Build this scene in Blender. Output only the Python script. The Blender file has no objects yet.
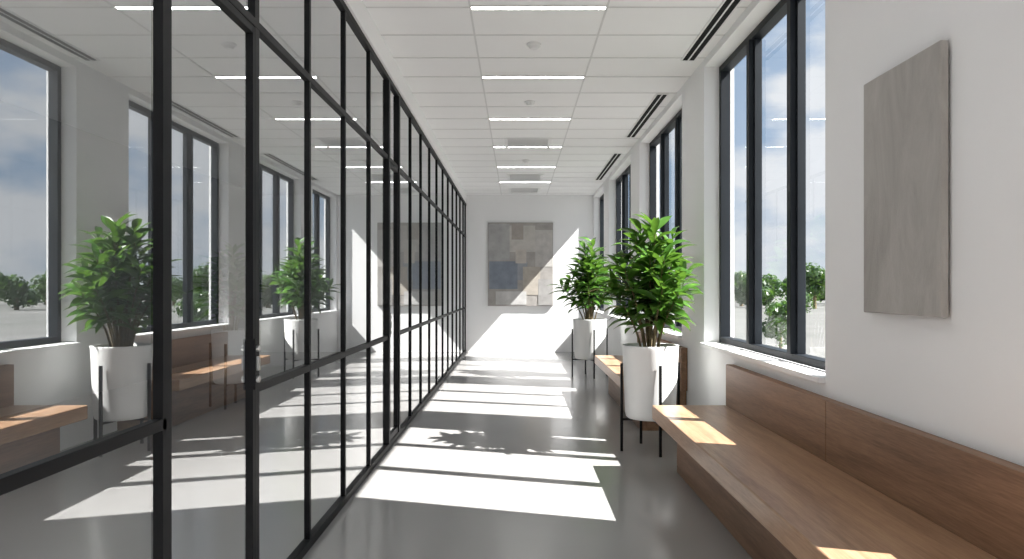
import bpy, bmesh, math, random
from mathutils import Vector, Matrix
random.seed(7)
S = bpy.context.scene
col = S.collection

# ------------------------------------------------------------ materials
def new_mat(name):
    m = bpy.data.materials.new(name); m.use_nodes = True
    nt = m.node_tree
    return m, nt, nt.nodes['Principled BSDF']

def tex_coord(nt, scale=(1,1,1), kind='Object'):
    tc = nt.nodes.new('ShaderNodeTexCoord'); mp = nt.nodes.new('ShaderNodeMapping')
    mp.inputs['Scale'].default_value = scale
    nt.links.new(tc.outputs[kind], mp.inputs['Vector'])
    return mp.outputs['Vector']

def noise(nt, vec, scale, detail=4, rough=0.5):
    n = nt.nodes.new('ShaderNodeTexNoise')
    n.inputs['Scale'].default_value = scale
    n.inputs['Detail'].default_value = detail
    n.inputs['Roughness'].default_value = rough
    nt.links.new(vec, n.inputs['Vector'])
    return n

def ramp(nt, fac, stops):
    r = nt.nodes.new('ShaderNodeValToRGB')
    e = r.color_ramp.elements
    while len(e) < len(stops): e.new(0.5)
    for i, (p, c) in enumerate(stops):
        e[i].position = p; e[i].color = (*c, 1)
    nt.links.new(fac, r.inputs['Fac'])
    return r

def bump(nt, h, bsdf, strength=0.1, dist=0.01):
    b = nt.nodes.new('ShaderNodeBump')
    b.inputs['Strength'].default_value = strength
    b.inputs['Distance'].default_value = dist
    nt.links.new(h, b.inputs['Height']); nt.links.new(b.outputs['Normal'], bsdf.inputs['Normal'])

def mottled(name, c1, c2, scale=3, rough=0.5, bstr=0.0, mscale=(1,1,1), bscale=None, metallic=0.0, spec=0.5):
    m, nt, b = new_mat(name)
    v = tex_coord(nt, mscale)
    n = noise(nt, v, scale, 5, 0.6)
    r = ramp(nt, n.outputs['Fac'], [(0.3, c1), (0.7, c2)])
    nt.links.new(r.outputs['Color'], b.inputs['Base Color'])
    b.inputs['Roughness'].default_value = rough
    b.inputs['Metallic'].default_value = metallic
    b.inputs['Specular IOR Level'].default_value = spec
    if bstr:
        n2 = noise(nt, v, bscale or scale*10, 4)
        bump(nt, n2.outputs['Fac'], b, bstr, 0.004)
    return m

M_wall = mottled('wall_paint', (.845,.845,.848), (.86,.86,.863), 2, .75, .03, bscale=150)
M_tile = mottled('ceiling_tile', (.84,.84,.842), (.855,.855,.857), 4, .85, .05, bscale=220)
M_grid = mottled('ceiling_tbar', (.64,.64,.64), (.68,.68,.68), 4, .6)
M_black = mottled('black_metal', (.005,.005,.006), (.008,.008,.009), 8, .5, spec=.2)
M_frame = mottled('window_frame_anthracite', (.010,.013,.017), (.014,.018,.023), 6, .5, spec=.25)
M_dark = mottled('slot_dark', (.015,.015,.015), (.02,.02,.02), 6, .8, spec=.1)
M_pot = mottled('pot_white_ceramic', (.80,.80,.79), (.84,.84,.83), 5, .45)
M_soil = mottled('soil', (.03,.02,.014), (.08,.055,.035), 40, .95, .6, bscale=60)
M_stem = mottled('plant_stem', (.12,.09,.045), (.22,.17,.085), 30, .8, .3)
M_steel = mottled('brushed_steel', (.6,.6,.6), (.7,.7,.7), 20, .3, metallic=1.0)
M_room = mottled('meeting_room_wall', (.36,.365,.37), (.40,.40,.405), 2, .8)
M_plastic = mottled('white_plastic', (.74,.74,.74), (.78,.78,.78), 5, .4)
M_pave = mottled('paving', (.085,.09,.08), (.16,.155,.15), .12, .9)

# floor: polished concrete
m, nt, b = new_mat('polished_concrete'); M_floor = m
v = tex_coord(nt)
n1 = noise(nt, v, .8, 4, .5)
r = ramp(nt, n1.outputs['Fac'], [(0.3, (.305,.297,.290)), (0.7, (.325,.317,.310))])
nt.links.new(r.outputs['Color'], b.inputs['Base Color'])
b.inputs['Roughness'].default_value = .18

# wood
def wood(name, dark, mid, light, rough=.42):
    m, nt, b = new_mat(name)
    v = tex_coord(nt, (1, .07, 1))
    nA = noise(nt, v, 14, 8, .62)
    nA.inputs['Distortion'].default_value = .6
    v2 = tex_coord(nt, (6, .35, 6))
    nB = noise(nt, v2, 30, 4, .6)
    mx = nt.nodes.new('ShaderNodeMix'); mx.data_type = 'FLOAT'
    mx.inputs[0].default_value = .35
    nt.links.new(nA.outputs['Fac'], mx.inputs[2]); nt.links.new(nB.outputs['Fac'], mx.inputs[3])
    r = ramp(nt, mx.outputs[0], [(0.36, dark), (0.5, mid), (0.64, light)])
    nt.links.new(r.outputs['Color'], b.inputs['Base Color'])
    b.inputs['Roughness'].default_value = rough
    bump(nt, mx.outputs[0], b, .08, .003)
    return m
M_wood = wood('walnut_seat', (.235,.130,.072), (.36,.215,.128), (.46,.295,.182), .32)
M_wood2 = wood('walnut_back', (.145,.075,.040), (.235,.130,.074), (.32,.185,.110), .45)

# leaf
def leaf_mat(name, c1, c2, c3):
    m, nt, b = new_mat(name)
    v = tex_coord(nt)
    n = noise(nt, v, 9, 3)
    r = ramp(nt, n.outputs['Fac'], [(0.3, c1), (0.5, c2), (0.72, c3)])
    nt.links.new(r.outputs['Color'], b.inputs['Base Color'])
    b.inputs['Roughness'].default_value = .28
    tr = nt.nodes.new('ShaderNodeBsdfTranslucent'); tr.inputs['Color'].default_value = (.17,.35,.04,1)
    mx = nt.nodes.new('ShaderNodeMixShader'); mx.inputs[0].default_value = .22
    out = nt.nodes['Material Output']
    nt.links.new(b.outputs[0], mx.inputs[1]); nt.links.new(tr.outputs[0], mx.inputs[2])
    nt.links.new(mx.outputs[0], out.inputs['Surface'])
    return m
M_leaf = leaf_mat('leaf_green', (.024,.072,.012), (.048,.125,.020), (.10,.22,.033))
M_tree = leaf_mat('tree_foliage', (.03,.055,.025), (.045,.08,.035), (.07,.11,.05))

# glass (Schlick reflectance, symmetric for both faces)
def glass_mat(name, base, tint):
    m = bpy.data.materials.new(name); m.use_nodes = True
    nt = m.node_tree; nt.nodes.clear()
    out = nt.nodes.new('ShaderNodeOutputMaterial')
    t = nt.nodes.new('ShaderNodeBsdfTransparent'); t.inputs['Color'].default_value = (*tint, 1)
    g = nt.nodes.new('ShaderNodeBsdfGlossy'); g.inputs['Roughness'].default_value = 0.0
    g.inputs['Color'].default_value = (.97,.98,.98,1)
    f = nt.nodes.new('ShaderNodeLayerWeight'); f.inputs['Blend'].default_value = .5
    pw = nt.nodes.new('ShaderNodeMath'); pw.operation = 'POWER'; pw.inputs[1].default_value = 4.5
    nt.links.new(f.outputs['Facing'], pw.inputs[0])
    mr = nt.nodes.new('ShaderNodeMapRange')
    mr.inputs['To Min'].default_value = base; mr.inputs['To Max'].default_value = .97
    nt.links.new(pw.outputs[0], mr.inputs['Value'])
    mx = nt.nodes.new('ShaderNodeMixShader')
    nt.links.new(mr.outputs[0], mx.inputs[0]); nt.links.new(t.outputs[0], mx.inputs[1]); nt.links.new(g.outputs[0], mx.inputs[2])
    nt.links.new(mx.outputs[0], out.inputs['Surface'])
    return m
M_pglass = glass_mat('partition_glass', .44, (.90,.925,.945))
M_wglass = glass_mat('window_glass', .02, (.97,.98,.98))

def emis(name, color, strength):
    m, nt, b = new_mat(name)
    b.inputs['Base Color'].default_value = (.9,.9,.9,1)
    b.inputs['Emission Color'].default_value = (*color, 1)
    b.inputs['Emission Strength'].default_value = strength
    return m
M_light = emis('led_diffuser', (1,.985,.97), 20)
M_fill = emis('fill_panel_glow', (1,.985,.97), 16)  # glow of the added fill panels behind the partition

# canvas materials
m, nt, b = new_mat('taupe_plaster_canvas'); M_canvas = m
v = tex_coord(nt, (1, 1, .35))
n1 = noise(nt, v, 5, 10, .7); n1.inputs['Distortion'].default_value = .8
n2 = noise(nt, tex_coord(nt, (1,5,1)), 40, 6, .7)
r = ramp(nt, n1.outputs['Fac'], [(0.32, (.34,.322,.300)), (0.52, (.415,.396,.372)), (0.72, (.48,.462,.438))])
nt.links.new(r.outputs['Color'], b.inputs['Base Color']); b.inputs['Roughness'].default_value = .8
bump(nt, n2.outputs['Fac'], b, .35, .006)

def paint(name, c, var=.05):
    c1 = tuple(max(0, x*(1-var*3)) for x in c); c2 = tuple(min(1, x*(1+var*3)) for x in c)
    return mottled(name, c1, c2, 6, .8, .3, bscale=40)

# ------------------------------------------------------------ mesh helpers
def obj_from_bm(name, bm, mats, parent=None, smooth=False):
    me = bpy.data.meshes.new(name); bm.to_mesh(me); bm.free()
    for mm in (mats if isinstance(mats, (list, tuple)) else [mats]): me.materials.append(mm)
    if smooth:
        for p in me.polygons: p.use_smooth = True
    o = bpy.data.objects.new(name, me); col.objects.link(o)
    if parent: o.parent = parent
    return o

def bm_box(bm, x0, x1, y0, y1, z0, z1, mi=0):
    r = bmesh.ops.create_cube(bm, size=1)
    for v in r['verts']:
        v.co = Vector(((x0+x1)/2 + v.co.x*(x1-x0), (y0+y1)/2 + v.co.y*(y1-y0), (z0+z1)/2 + v.co.z*(z1-z0)))
    fs = set(f for v in r['verts'] for f in v.link_faces)
    for f in fs: f.material_index = mi
    return r

def boxes(name, lst, mats, parent=None, bevel=0):
    bm = bmesh.new()
    for b_ in lst: bm_box(bm, *b_)
    o = obj_from_bm(name, bm, mats, parent)
    if bevel:
        md = o.modifiers.new('bevel', 'BEVEL'); md.width = bevel; md.segments = 2; md.limit_method = 'ANGLE'
    return o

def empty(name, loc=(0,0,0)):
    e = bpy.data.objects.new(name, None); e.location = loc; e.empty_display_size = .1
    col.objects.link(e); return e

def cyl_bm(bm, c, r, z0, z1, seg=20, r2=None, mi=0):
    res = bmesh.ops.create_cone(bm, cap_ends=True, segments=seg, radius1=r, radius2=r2 if r2 is not None else r, depth=z1-z0)
    for v in res['verts']: v.co += Vector((c[0], c[1], (z0+z1)/2))
    for f in set(f for v in res['verts'] for f in v.link_faces): f.material_index = mi

# ------------------------------------------------------------ dimensions
XL, XR = -1.05, 1.55
H = 3.19
YB, YF = -3.2, 14.22
XO = 1.80       # outer face of window wall
WG = 1.72       # window glass plane
SILL, HEAD = .85, 3.13
RX = -5.2       # room behind glass

boxes('floor', [(RX-.1, XO, YB-.1, YF+.15, -.12, 0)], M_floor)
boxes('ceiling', [(RX-.1, XO, YB-.1, YF+.15, H, H+.15)], M_tile)
boxes('wall_far', [(RX-.1, XO, YF, YF+.15, 0, H)], M_wall)
boxes('wall_back', [(RX-.1, XO, YB-.1, YB, 0, H)], M_wall)
boxes('wall_left', [(RX-.1, RX, YB, YF, 0, H)], M_room)

wins = [(-2.9,-.7,2), (-.1,2.10,2), (3.52,5.80,2), (6.58,8.86,2), (9.55,11.83,2), (12.5,14.14,1)]
wl = [(XR, XO, YB, YF, 0, SILL-.03), (XR, XO, YB, YF, HEAD, H)]
prev = YB
for a, c, _ in wins:
    wl.append((XR, XO, prev, a, SILL-.03, HEAD)); prev = c
wl.append((XR, XO, prev, YF, SILL-.03, HEAD))
boxes('wall_right', wl, M_wall)

for i, (a, c, nm) in enumerate(wins):
    w = empty('window_%d' % (i+1), ((WG), (a+c)/2, SILL))
    def P(o):
        o.parent = w; o.matrix_parent_inverse = Matrix.Translation(-w.location); return o
    t = .045
    fr = [(WG-.045, WG+.035, a, a+t, SILL, HEAD), (WG-.045, WG+.035, c-t, c, SILL, HEAD),
          (WG-.045, WG+.035, a+t, c-t, SILL, SILL+.05), (WG-.045, WG+.035, a+t, c-t, HEAD-.05, HEAD)]
    for k in range(nm):
        y = a + (c-a)*(k+1)/(nm+1)
        fr.append((WG-.06, WG+.035, y-.03, y+.03, SILL+.05, HEAD-.05))
        fr.append((WG-.025, WG+.025, y-.048, y-.03, SILL+.05, HEAD-.05))
        fr.append((WG-.025, WG+.025, y+.03, y+.048, SILL+.05, HEAD-.05))
    P(boxes('frame', fr, M_frame, bevel=.003))
    bm = bmesh.new()
    vs = [bm.verts.new(p) for p in [(WG, a+t, SILL+.05), (WG, c-t, SILL+.05), (WG, c-t, HEAD-.05), (WG, a+t, HEAD-.05)]]
    bm.faces.new(vs)
    P(obj_from_bm('glass', bm, M_wglass))
    P(boxes('sill', [(XR-.035, WG-.045, a+.0, c-.0, SILL-.03, SILL)], M_wall, bevel=.004))

# ------------------------------------------------------------ ceiling grid, lights, vents
gl = []
gx = [-.316, .605]
for x in gx: gl.append((x-.007, x+.007, YB, YF, H-.004, H))
y = 4.71 + .03
pitch = 1.55/3
k = math.floor((YB - y)/pitch)+1
lights_y = []
while True:
    yy = 4.71 + k*pitch
    if yy > YF-.05: break
    gl.append((XL+.03, XR, yy-.007, yy+.007, H-.004, H))
    if k % 3 == 0 and yy < 13: lights_y.append(yy)
    k += 1
boxes('ceiling_grid', gl, M_grid)
for yy in lights_y:
    e = empty('added_fill_panel', (.1445, yy, H))
    a = boxes('housing', [(-.46, .46, -.034, -.022, -.008, 0), (-.46, .46, .022, .034, -.008, 0), (-.46, -.45, -.022, .022, -.008, 0), (.45, .46, -.022, .022, -.008, 0)], M_plastic, e)
    a = boxes('diffuser', [(-.45, .45, -.022, .022, -.006, 0)], M_light, e)
# added glowing panels, out of view, to brighten the meeting room
for yy in (-1.4, .6, 2.6):
    e = empty('added_fill_panel', (-3.4, yy, H))
    boxes('housing', [(-.62, .62, -.32, -.30, -.012, 0), (-.62, .62, .30, .32, -.012, 0), (-.62, -.60, -.30, .30, -.012, 0), (.60, .62, -.30, .30, -.012, 0)], M_plastic, e)
    boxes('diffuser', [(-.60, .60, -.30, .30, -.008, 0)], M_fill, e)

for (a, c) in [(-1.5,.6), (3.7, 5.8), (6.8, 8.75), (9.8, 12.2)]:
    e = empty('slot_diffuser', (1.415, (a+c)/2, H))
    h = (c-a)/2
    boxes('slots', [(-.048, -.006, -h+.01, h-.01, -.008, 0), (.006, .048, -h+.01, h-.01, -.008, 0)], M_dark, e)
    boxes('flange', [(-.06, -.048, -h, h, -.010, 0), (.048, .06, -h, h, -.010, 0), (-.006, .006, -h, h, -.010, 0),
                     (-.048, .048, -h-.01, -h+.01, -.010, 0), (-.048, .048, h-.01, h+.01, -.010, 0)], M_plastic, e)

def detector(x, y, s=1):
    bm = bmesh.new()
    cyl_bm(bm, (0,0), .055*s, -.018, 0, 28)
    cyl_bm(bm, (0,0), .028*s, -.04, -.018, 24, .045*s)
    o = obj_from_bm('smoke_detector', bm, M_plastic); o.location = (x, y, H)
for x, y in [(.13, 5.42), (.13, 7.1), (.13, 10.35)]: detector(x, y)
for y in (9.1, 11.9, 13.5):
    e = empty('air_vent', (.14, y, H))
    boxes('flange', [(-.30,.30,-.3,-.26,-.012,0), (-.30,.30,.26,.3,-.012,0), (-.3,-.26,-.26,.26,-.012,0), (.26,.3,-.26,.26,-.012,0)], M_plastic, e)
    boxes('plenum', [(-.26,.26,-.26,.26,-.002,0)], M_dark, e)
    boxes('louvres', [(-.26,.26,-.235+i*.06,-.215+i*.06,-.012,-.002) for i in range(8)], M_plastic, e)

# bulkhead above glass partition
PT = 3.01
boxes('trim_1', [(XL-.08, XL+.035, YB, YF, PT, H)], M_wall)

# ------------------------------------------------------------ glass partition
part = empty('glass_partition', (XL, 6, 0))
def PP(o, p=part):
    o.parent = p; o.matrix_parent_inverse = Matrix.Translation(-p.location); return o
ys = [-2.97, -2.25, -1.53, -.81, -.09, .63, 1.35, 2.07, 2.79, 3.51, 4.23, 4.95, 5.64, 6.12, 6.87, 7.62, 8.37, 9.12, 9.87, 10.62, 11.37, 12.12, 12.87, 13.62, 14.18]
D1 = (2.07, 2.79); D2 = (5.64, 6.12)
TR = 2.35; MID = .90
fr = [(XL-.02, XL+.02, YB, YF, 0, .045), (XL-.02, XL+.02, YB, YF, PT-.04, PT), (XL-.016, XL+.016, YB, YF, TR-.017, TR+.017)]
for yv in ys:
    if yv in D1:
        fr.append((XL-.020, XL+.015, yv-.024, yv+.024, .045, PT-.04))
    elif yv in D2:
        fr.append((XL-.03, XL+.025, yv-.03, yv+.03, .045, PT-.04))
    else:
        fr.append((XL-.014, XL+.014, yv-.014, yv+.014, .045, PT-.04))
allp = [YB] + ys
bmG = bmesh.new()
for a, c in zip(allp[:-1], allp[1:]):
    isdoor = (a == D1[0]) or (a == D2[0])
    if not isdoor:
        fr.append((XL-.015, XL+.015, a, c, MID-.017, MID+.017))
    zr = [(TR+.017, PT-.04)] if isdoor else [(.045, MID-.017), (MID+.017, TR-.017), (TR+.017, PT-.04)]
    for z0, z1 in zr:
        bmG.faces.new([bmG.verts.new(p) for p in [(XL, a, z0), (XL, c, z0), (XL, c, z1), (XL, a, z1)]])
PP(boxes('frame', fr, M_black, bevel=.002))
PP(obj_from_bm('panes', bmG, M_pglass))

def door(idx, a, c, hy):
    e = empty('door_%d' % idx, (XL, (a+c)/2, 0))
    a += .024; c -= .024
    PP(boxes('leaf_frame', [(XL-.015, XL+.013, a, a+.010, .05, TR-.02), (XL-.018, XL+.015, c-.022, c, .05, TR-.02),
                            (XL-.015, XL+.015, a+.010, c-.022, .05, .10), (XL-.015, XL+.015, a+.010, c-.022, TR-.05, TR-.02)], M_black, bevel=.002), e)
    bm = bmesh.new()
    bm.faces.new([bm.verts.new(p) for p in [(XL, a+.010, .10), (XL, c-.022, .10), (XL, c-.022, TR-.05), (XL, a+.010, TR-.05)]])
    PP(obj_from_bm('leaf_glass', bm, M_pglass), e)
    yh = c-.002 if hy else a+.012
    PP(boxes('lock_plate', [(XL+.013, XL+.024, yh-.020, yh+.020, .90, 1.10)], M_black, bevel=.003), e)
    bm = bmesh.new()
    for z in (.940, 1.062):
        r_ = bmesh.ops.create_cone(bm, cap_ends=True, segments=16, radius1=.013, radius2=.013, depth=.010)
        for v_ in r_['verts']:
            v_.co = Vector((v_.co.z+XL+.029, v_.co.y+yh, v_.co.x+z))
    bm_box(bm, XL+.024, XL+.034, yh-.009, yh+.009, .975, 1.03)
    PP(obj_from_bm('lock_cylinder', bm, M_steel), e)
door(1, D1[0], D1[1], True)
door(2, D2[0], D2[1], False)

# ------------------------------------------------------------ benches
def bench(y0, y1):
    e = empty('wooden_bench', (1.25, (y0+y1)/2, 0))
    def Q(o): return PP(o, e)
    Q(boxes('seat', [(.964, 1.49, y0, y1, .365, .464)], M_wood, bevel=.006))
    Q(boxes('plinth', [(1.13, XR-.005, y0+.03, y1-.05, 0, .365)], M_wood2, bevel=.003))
    ln = []; yy = y1
    while yy > y0+.05:
        n = max(y0, yy-1.62); ln.append((1.49, XR-.003, n+.0015, yy-.0015, .365, .756)); yy = n
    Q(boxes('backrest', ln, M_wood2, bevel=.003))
bench(-.6, 5.0)
bench(6.35, 8.7)

# ------------------------------------------------------------ artwork
p = empty('wall_art_panel', (XR-.001, 2.772, 1.69))
boxes('canvas', [(-.040, -.010, -.278, .278, -.495, .495)], M_canvas, p, bevel=.004)
boxes('stretcher', [(-.010, 0, -.26, .26, -.47, .47)], M_frame, p)

art = empty('abstract_painting', (.07, YF-.0015, 1.78))
W, Hh = .66, .845
boxes('canvas', [(-W, W, -.04, 0, -Hh, Hh)], paint('paint_taupe', (.34,.32,.30)), art, bevel=.003)
patches = [
 ('paint_grey', (.36,.355,.35), (-W+.01, -.22, .08, Hh-.02)),
 ('paint_pale', (.47,.45,.42), (-.22, .30, .25, Hh-.06)),
 ('paint_brown', (.33,.30,.27), (-.18, .06, .50, Hh-.02)),
 ('paint_beige', (.45,.43,.41), (.30, W-.01, -.05, Hh-.15)),
 ('paint_blue', (.20,.225,.27), (-W+.03, -.06, -.50, .06)),
 ('paint_blue2', (.28,.295,.32), (-.06, .14, -.32, .05)),
 ('paint_sand', (.42,.38,.33), (.05, .40, -.62, -.05)),
 ('paint_white', (.50,.49,.48), (-.50, .12, -Hh+.03, -.55)),
 ('paint_taupe2', (.33,.32,.31), (.36, W-.02, -Hh+.02, -.30)),
 ('paint_cream', (.48,.44,.40), (-.10, .12, .02, .30)),
]
for i, (nm, c, (x0, x1, z0, z1)) in enumerate(patches):
    boxes('colour_field_%d' % (i+1), [(x0, x1, -.0415-.0006*i, -.04, z0, z1)], paint(nm, c), art)

# ------------------------------------------------------------ potted plants
def make_leaf(V, F, base, d, L, W, droop, roll):
    d = d.normalized()
    side = d.cross(Vector((0,0,1)))
    if side.length < .05: side = Vector((1,0,0))
    side.normalize()
    side = Matrix.Rotation(roll, 3, d) @ side
    n = 8
    p = base.copy(); cur = d.copy()
    prof = [.10, .42, .75, .95, 1.0, .90, .66, .33, .02]
    st = len(V)
    for i in range(n+1):
        w = W*.5*prof[i]
        up = side.cross(cur).normalized()
        V.append(p - side*w + up*w*.35); V.append(p.copy()); V.append(p + side*w + up*w*.35)
        cur = (cur + Vector((0,0,-droop/n))).normalized()
        p = p + cur*(L/n)
    for i in range(n):
        a = st+i*3
        F.append((a, a+1, a+4, a+3)); F.append((a+1, a+2, a+5, a+4))

def tube(V, F, pts, r0, r1, seg=7):
    st = len(V)
    for i, p in enumerate(pts):
        t = (pts[min(i+1, len(pts)-1)] - pts[max(i-1, 0)]).normalized()
        a = t.cross(Vector((.3,.9,.1))).normalized(); b_ = t.cross(a)
        r = r0 + (r1-r0)*i/(len(pts)-1)
        for k in range(seg):
            th = 2*math.pi*k/seg
            V.append(p + a*math.cos(th)*r + b_*math.sin(th)*r)
    for i in range(len(pts)-1):
        for k in range(seg):
            F.append((st+i*seg+k, st+i*seg+(k+1) % seg, st+(i+1)*seg+(k+1) % seg, st+(i+1)*seg+k))

def plant(x, y, seed, pr=.225, ht=1.0, spread=.27, stems=13, ls=1.0, xmax=None):
    rnd = random.Random(seed)
    e = empty('potted_plant', (x, y, 0))
    zt, zb = .844, .262
    prof = [(.0, zb), (pr*.80, zb), (pr*.86, zb+.012), (pr*.89, zb+.04), (pr*.985, zt-.03), (pr, zt-.004), (pr*.995, zt), (pr*.94, zt), (pr*.93, zt-.006), (pr*.92, zt-.05), (0, zt-.05)]
    seg = 48; V = []; F = []
    for r_, z in prof:
        for k in range(seg):
            th = 2*math.pi*k/seg; V.append((r_*math.cos(th), r_*math.sin(th), z))
    for i in range(len(prof)-1):
        for k in range(seg):
            F.append((i*seg+k, i*seg+(k+1) % seg, (i+1)*seg+(k+1) % seg, (i+1)*seg+k))
    me = bpy.data.meshes.new('pot'); me.from_pydata(V, [], F); me.materials.append(M_pot); me.materials.append(M_soil)
    for i, pl in enumerate(me.polygons):
        pl.use_smooth = True
        if i >= (len(prof)-2)*seg: pl.material_index = 1
    o = bpy.data.objects.new('pot', me); col.objects.link(o); o.parent = e
    bm = bmesh.new()
    R = pr+.012
    for k in range(4):
        th = math.radians(8+90*k)
        cx, cy = R*math.cos(th), R*math.sin(th)
        s = .010
        bm_box(bm, cx-s, cx+s, cy-s, cy+s, 0, .70)
    for k in range(2):
        th = math.radians(8+90*k)
        r_ = bm_box(bm, -R, R, -.008, .008, zb-.018, zb)
        bmesh.ops.rotate(bm, verts=r_['verts'], cent=(0,0,0), matrix=Matrix.Rotation(th, 3, 'Z'))
    obj_from_bm('stand', bm, M_black, e)
    SV, SF, LV, LF = [], [], [], []
    z0 = zt-.06
    for s in range(stems):
        ang = s*2.399 + rnd.uniform(-.3, .3)
        q = (s+.5)/stems
        rad = spread*(q**.6)*rnd.uniform(.8, 1.1)
        top = ht*(1 - .55*q)*rnd.uniform(.88, 1.02) - .08
        b0 = Vector((math.cos(ang)*.07*q*1.2, math.sin(ang)*.07*q*1.2, z0))
        en = Vector((math.cos(ang)*rad, math.sin(ang)*rad, z0+.05+top))
        ctrl = Vector((math.cos(ang)*rad*.35, math.sin(ang)*rad*.35, z0+top*.55))
        pts = []
        for i in range(11):
            t = i/10
            pts.append(b0*(1-t)**2 + ctrl*2*t*(1-t) + en*t*t)
        tube(SV, SF, pts, .010, .004)
        nl = int(16 + 11*(1-q))
        t0 = .28 if q < .5 else .40
        for j in range(nl):
            t = t0 + (1-t0)*(j/(nl-1))**.8
            i0 = min(int(t*10), 9); f = t*10-i0
            bp = pts[i0].lerp(pts[i0+1], f)
            th = j*2.399 + rnd.uniform(-.35, .35) + s
            tang = (pts[i0+1]-pts[i0]).normalized()
            out = Vector((math.cos(th), math.sin(th), 0))
            elev = .3 + .95*((t-t0)/(1-t0))**2 + rnd.uniform(-.2, .25)
            d = (out + tang*elev*1.1 + Vector((math.cos(ang), math.sin(ang), 0))*.25*q)
            L = rnd.uniform(.19, .28)*ls*(1 if t < .9 else .88)
            make_leaf(LV, LF, bp, d, L, L*rnd.uniform(.26, .33), rnd.uniform(.5, 1.2), rnd.uniform(-.6, .6))
    # the branches near the wall are pressed in against it
    if xmax is not None:
        lim = xmax - x; kn = lim*.6
        for VV in (SV, LV):
            for v in VV:
                if v.x > kn:
                    v.x = kn + (lim-kn)*(1-math.exp(-(v.x-kn)/(lim-kn)))
    for nm, V_, F_, mt in (('stems', SV, SF, M_stem), ('foliage', LV, LF, M_leaf)):
        me = bpy.data.meshes.new(nm); me.from_pydata([tuple(v) for v in V_], [], F_); me.materials.append(mt)
        for pl in me.polygons: pl.use_smooth = True
        o = bpy.data.objects.new(nm, me); col.objects.link(o); o.parent = e
    return e

plant(1.07, 5.62, 3, ht=1.10, spread=.38, stems=20, xmax=1.54)
plant(1.07, 10.3, 11, pr=.25, ht=1.20, spread=.40, ls=1.12, stems=18, xmax=1.54)
plant(-3.15, 7.7, 21, pr=.20, ht=1.0, spread=.30, stems=16)  # added plant behind the glass, standing in for a reflected one

# ------------------------------------------------------------ outside
GZ = -1.5
boxes('ground', [(XO+.3, 600, -200, 600, GZ-.2, GZ)], M_pave)
def tree(x, y, hgt, rad, seed):
    rnd = random.Random(seed)
    e = empty('tree', (x, y, GZ))
    bm = bmesh.new()
    cyl_bm(bm, (0,0), .10*rad, 0, hgt*.6, 8, .05*rad)
    obj_from_bm('trunk', bm, M_stem, e)
    V, F = [], []
    for i in range(10):
        a = rnd.uniform(0, 6.28); rr_ = rad*rnd.uniform(0, .7)
        c = Vector((math.cos(a)*rr_, math.sin(a)*rr_, hgt*(.55 + rnd.uniform(-.25, .25))))
        s = min(rad*rnd.uniform(.35, .6), hgt*.28)
        for j in range(150):
            u = Vector((rnd.gauss(0,1), rnd.gauss(0,1), rnd.gauss(0,1))).normalized()
            p0 = c + u*s*rnd.uniform(.6, 1.05)
            t1 = u.cross(Vector((rnd.gauss(0,1), rnd.gauss(0,1), rnd.gauss(0,1)))).normalized()
            t2 = (u.cross(t1) + u*rnd.uniform(-.6,.6)).normalized()
            k_ = rad*rnd.uniform(.06, .12); st = len(V)
            V.extend([tuple(p0-t1*k_), tuple(p0-t2*k_*.6), tuple(p0+t1*k_), tuple(p0+t2*k_*.6)])
            F.append((st, st+1, st+2, st+3))
    me = bpy.data.meshes.new('crown'); me.from_pydata(V, [], F); me.materials.append(M_tree)
    o = bpy.data.objects.new('crown', me); col.objects.link(o); o.parent = e
rnd = random.Random(5)
for i in range(44):
    az = math.radians(3 + i*1.35 + rnd.uniform(-.5, .5))
    D = rnd.uniform(100, 140)
    tree(XO + D*math.sin(az), D*math.cos(az), rnd.uniform(4.4, 6.2), rnd.uniform(2.8, 4.4), i)
for (x, y, h_, r_) in [(9.6, 25.5, 2.7, .75), (17.5, 44, 2.8, 1.0)]:
    tree(x, y, h_, r_, int(x*10))

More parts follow.
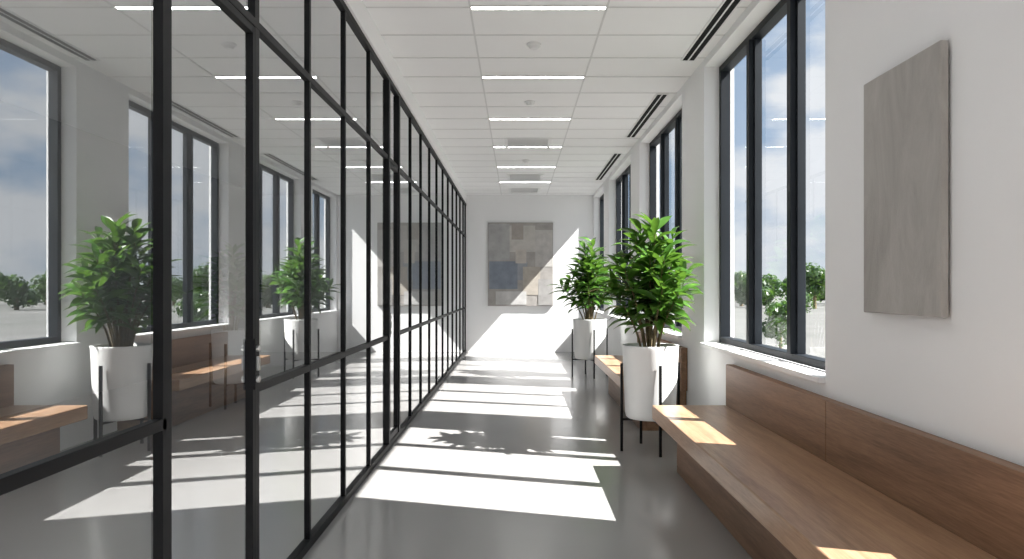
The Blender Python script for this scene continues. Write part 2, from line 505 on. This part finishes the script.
# ------------------------------------------------------------ lights & world
sd = bpy.data.lights.new('sun', 'SUN'); sd.energy = 20; sd.angle = math.radians(.5); sd.color = (1, .975, .945)
so = bpy.data.objects.new('sun', sd); col.objects.link(so)
so.rotation_euler = Vector((-1, .289, -1.12)).to_track_quat('-Z', 'Y').to_euler()
so.location = (20, -6, 25)

w = bpy.data.worlds.new('sky'); S.world = w; w.use_nodes = True
nt = w.node_tree; nt.nodes.clear()
out = nt.nodes.new('ShaderNodeOutputWorld'); bg = nt.nodes.new('ShaderNodeBackground')
tc = nt.nodes.new('ShaderNodeTexCoord')
sep = nt.nodes.new('ShaderNodeSeparateXYZ'); nt.links.new(tc.outputs['Generated'], sep.inputs[0])
gr = ramp(nt, sep.outputs['Z'], [(0.0, (.62,.70,.79)), (.12, (.42,.55,.73)), (.6, (.26,.41,.65))])
mp = nt.nodes.new('ShaderNodeMapping'); mp.inputs['Scale'].default_value = (1, 1, 2.0)
mp.inputs['Location'].default_value = (.35, .1, .2)
nt.links.new(tc.outputs['Generated'], mp.inputs['Vector'])
cn = noise(nt, mp.outputs['Vector'], 4.5, 9, .52)
cr = ramp(nt, cn.outputs['Fac'], [(0.44, (0,0,0)), (0.56, (1,1,1))])
mx = nt.nodes.new('ShaderNodeMix'); mx.data_type = 'RGBA'
nt.links.new(cr.outputs['Color'], mx.inputs[0]); nt.links.new(gr.outputs['Color'], mx.inputs[6])
mx.inputs[7].default_value = (.84, .87, .92, 1)
nt.links.new(mx.outputs[2], bg.inputs['Color']); bg.inputs['Strength'].default_value = .95
nt.links.new(bg.outputs[0], out.inputs['Surface'])

# ------------------------------------------------------------ camera
cd = bpy.data.cameras.new('camera'); cd.sensor_width = 36; cd.lens = 700/1024*36
cd.shift_x = -5/1024; cd.shift_y = 8.5/1024
cd.clip_start = .05; cd.clip_end = 1000
co = bpy.data.objects.new('camera', cd); col.objects.link(co)
co.location = (0, 0, 1.3); co.rotation_euler = (math.pi/2, 0, 0)
S.camera = co
S.view_settings.view_transform = 'Standard'
S.view_settings.look = 'None'
S.view_settings.exposure = .18
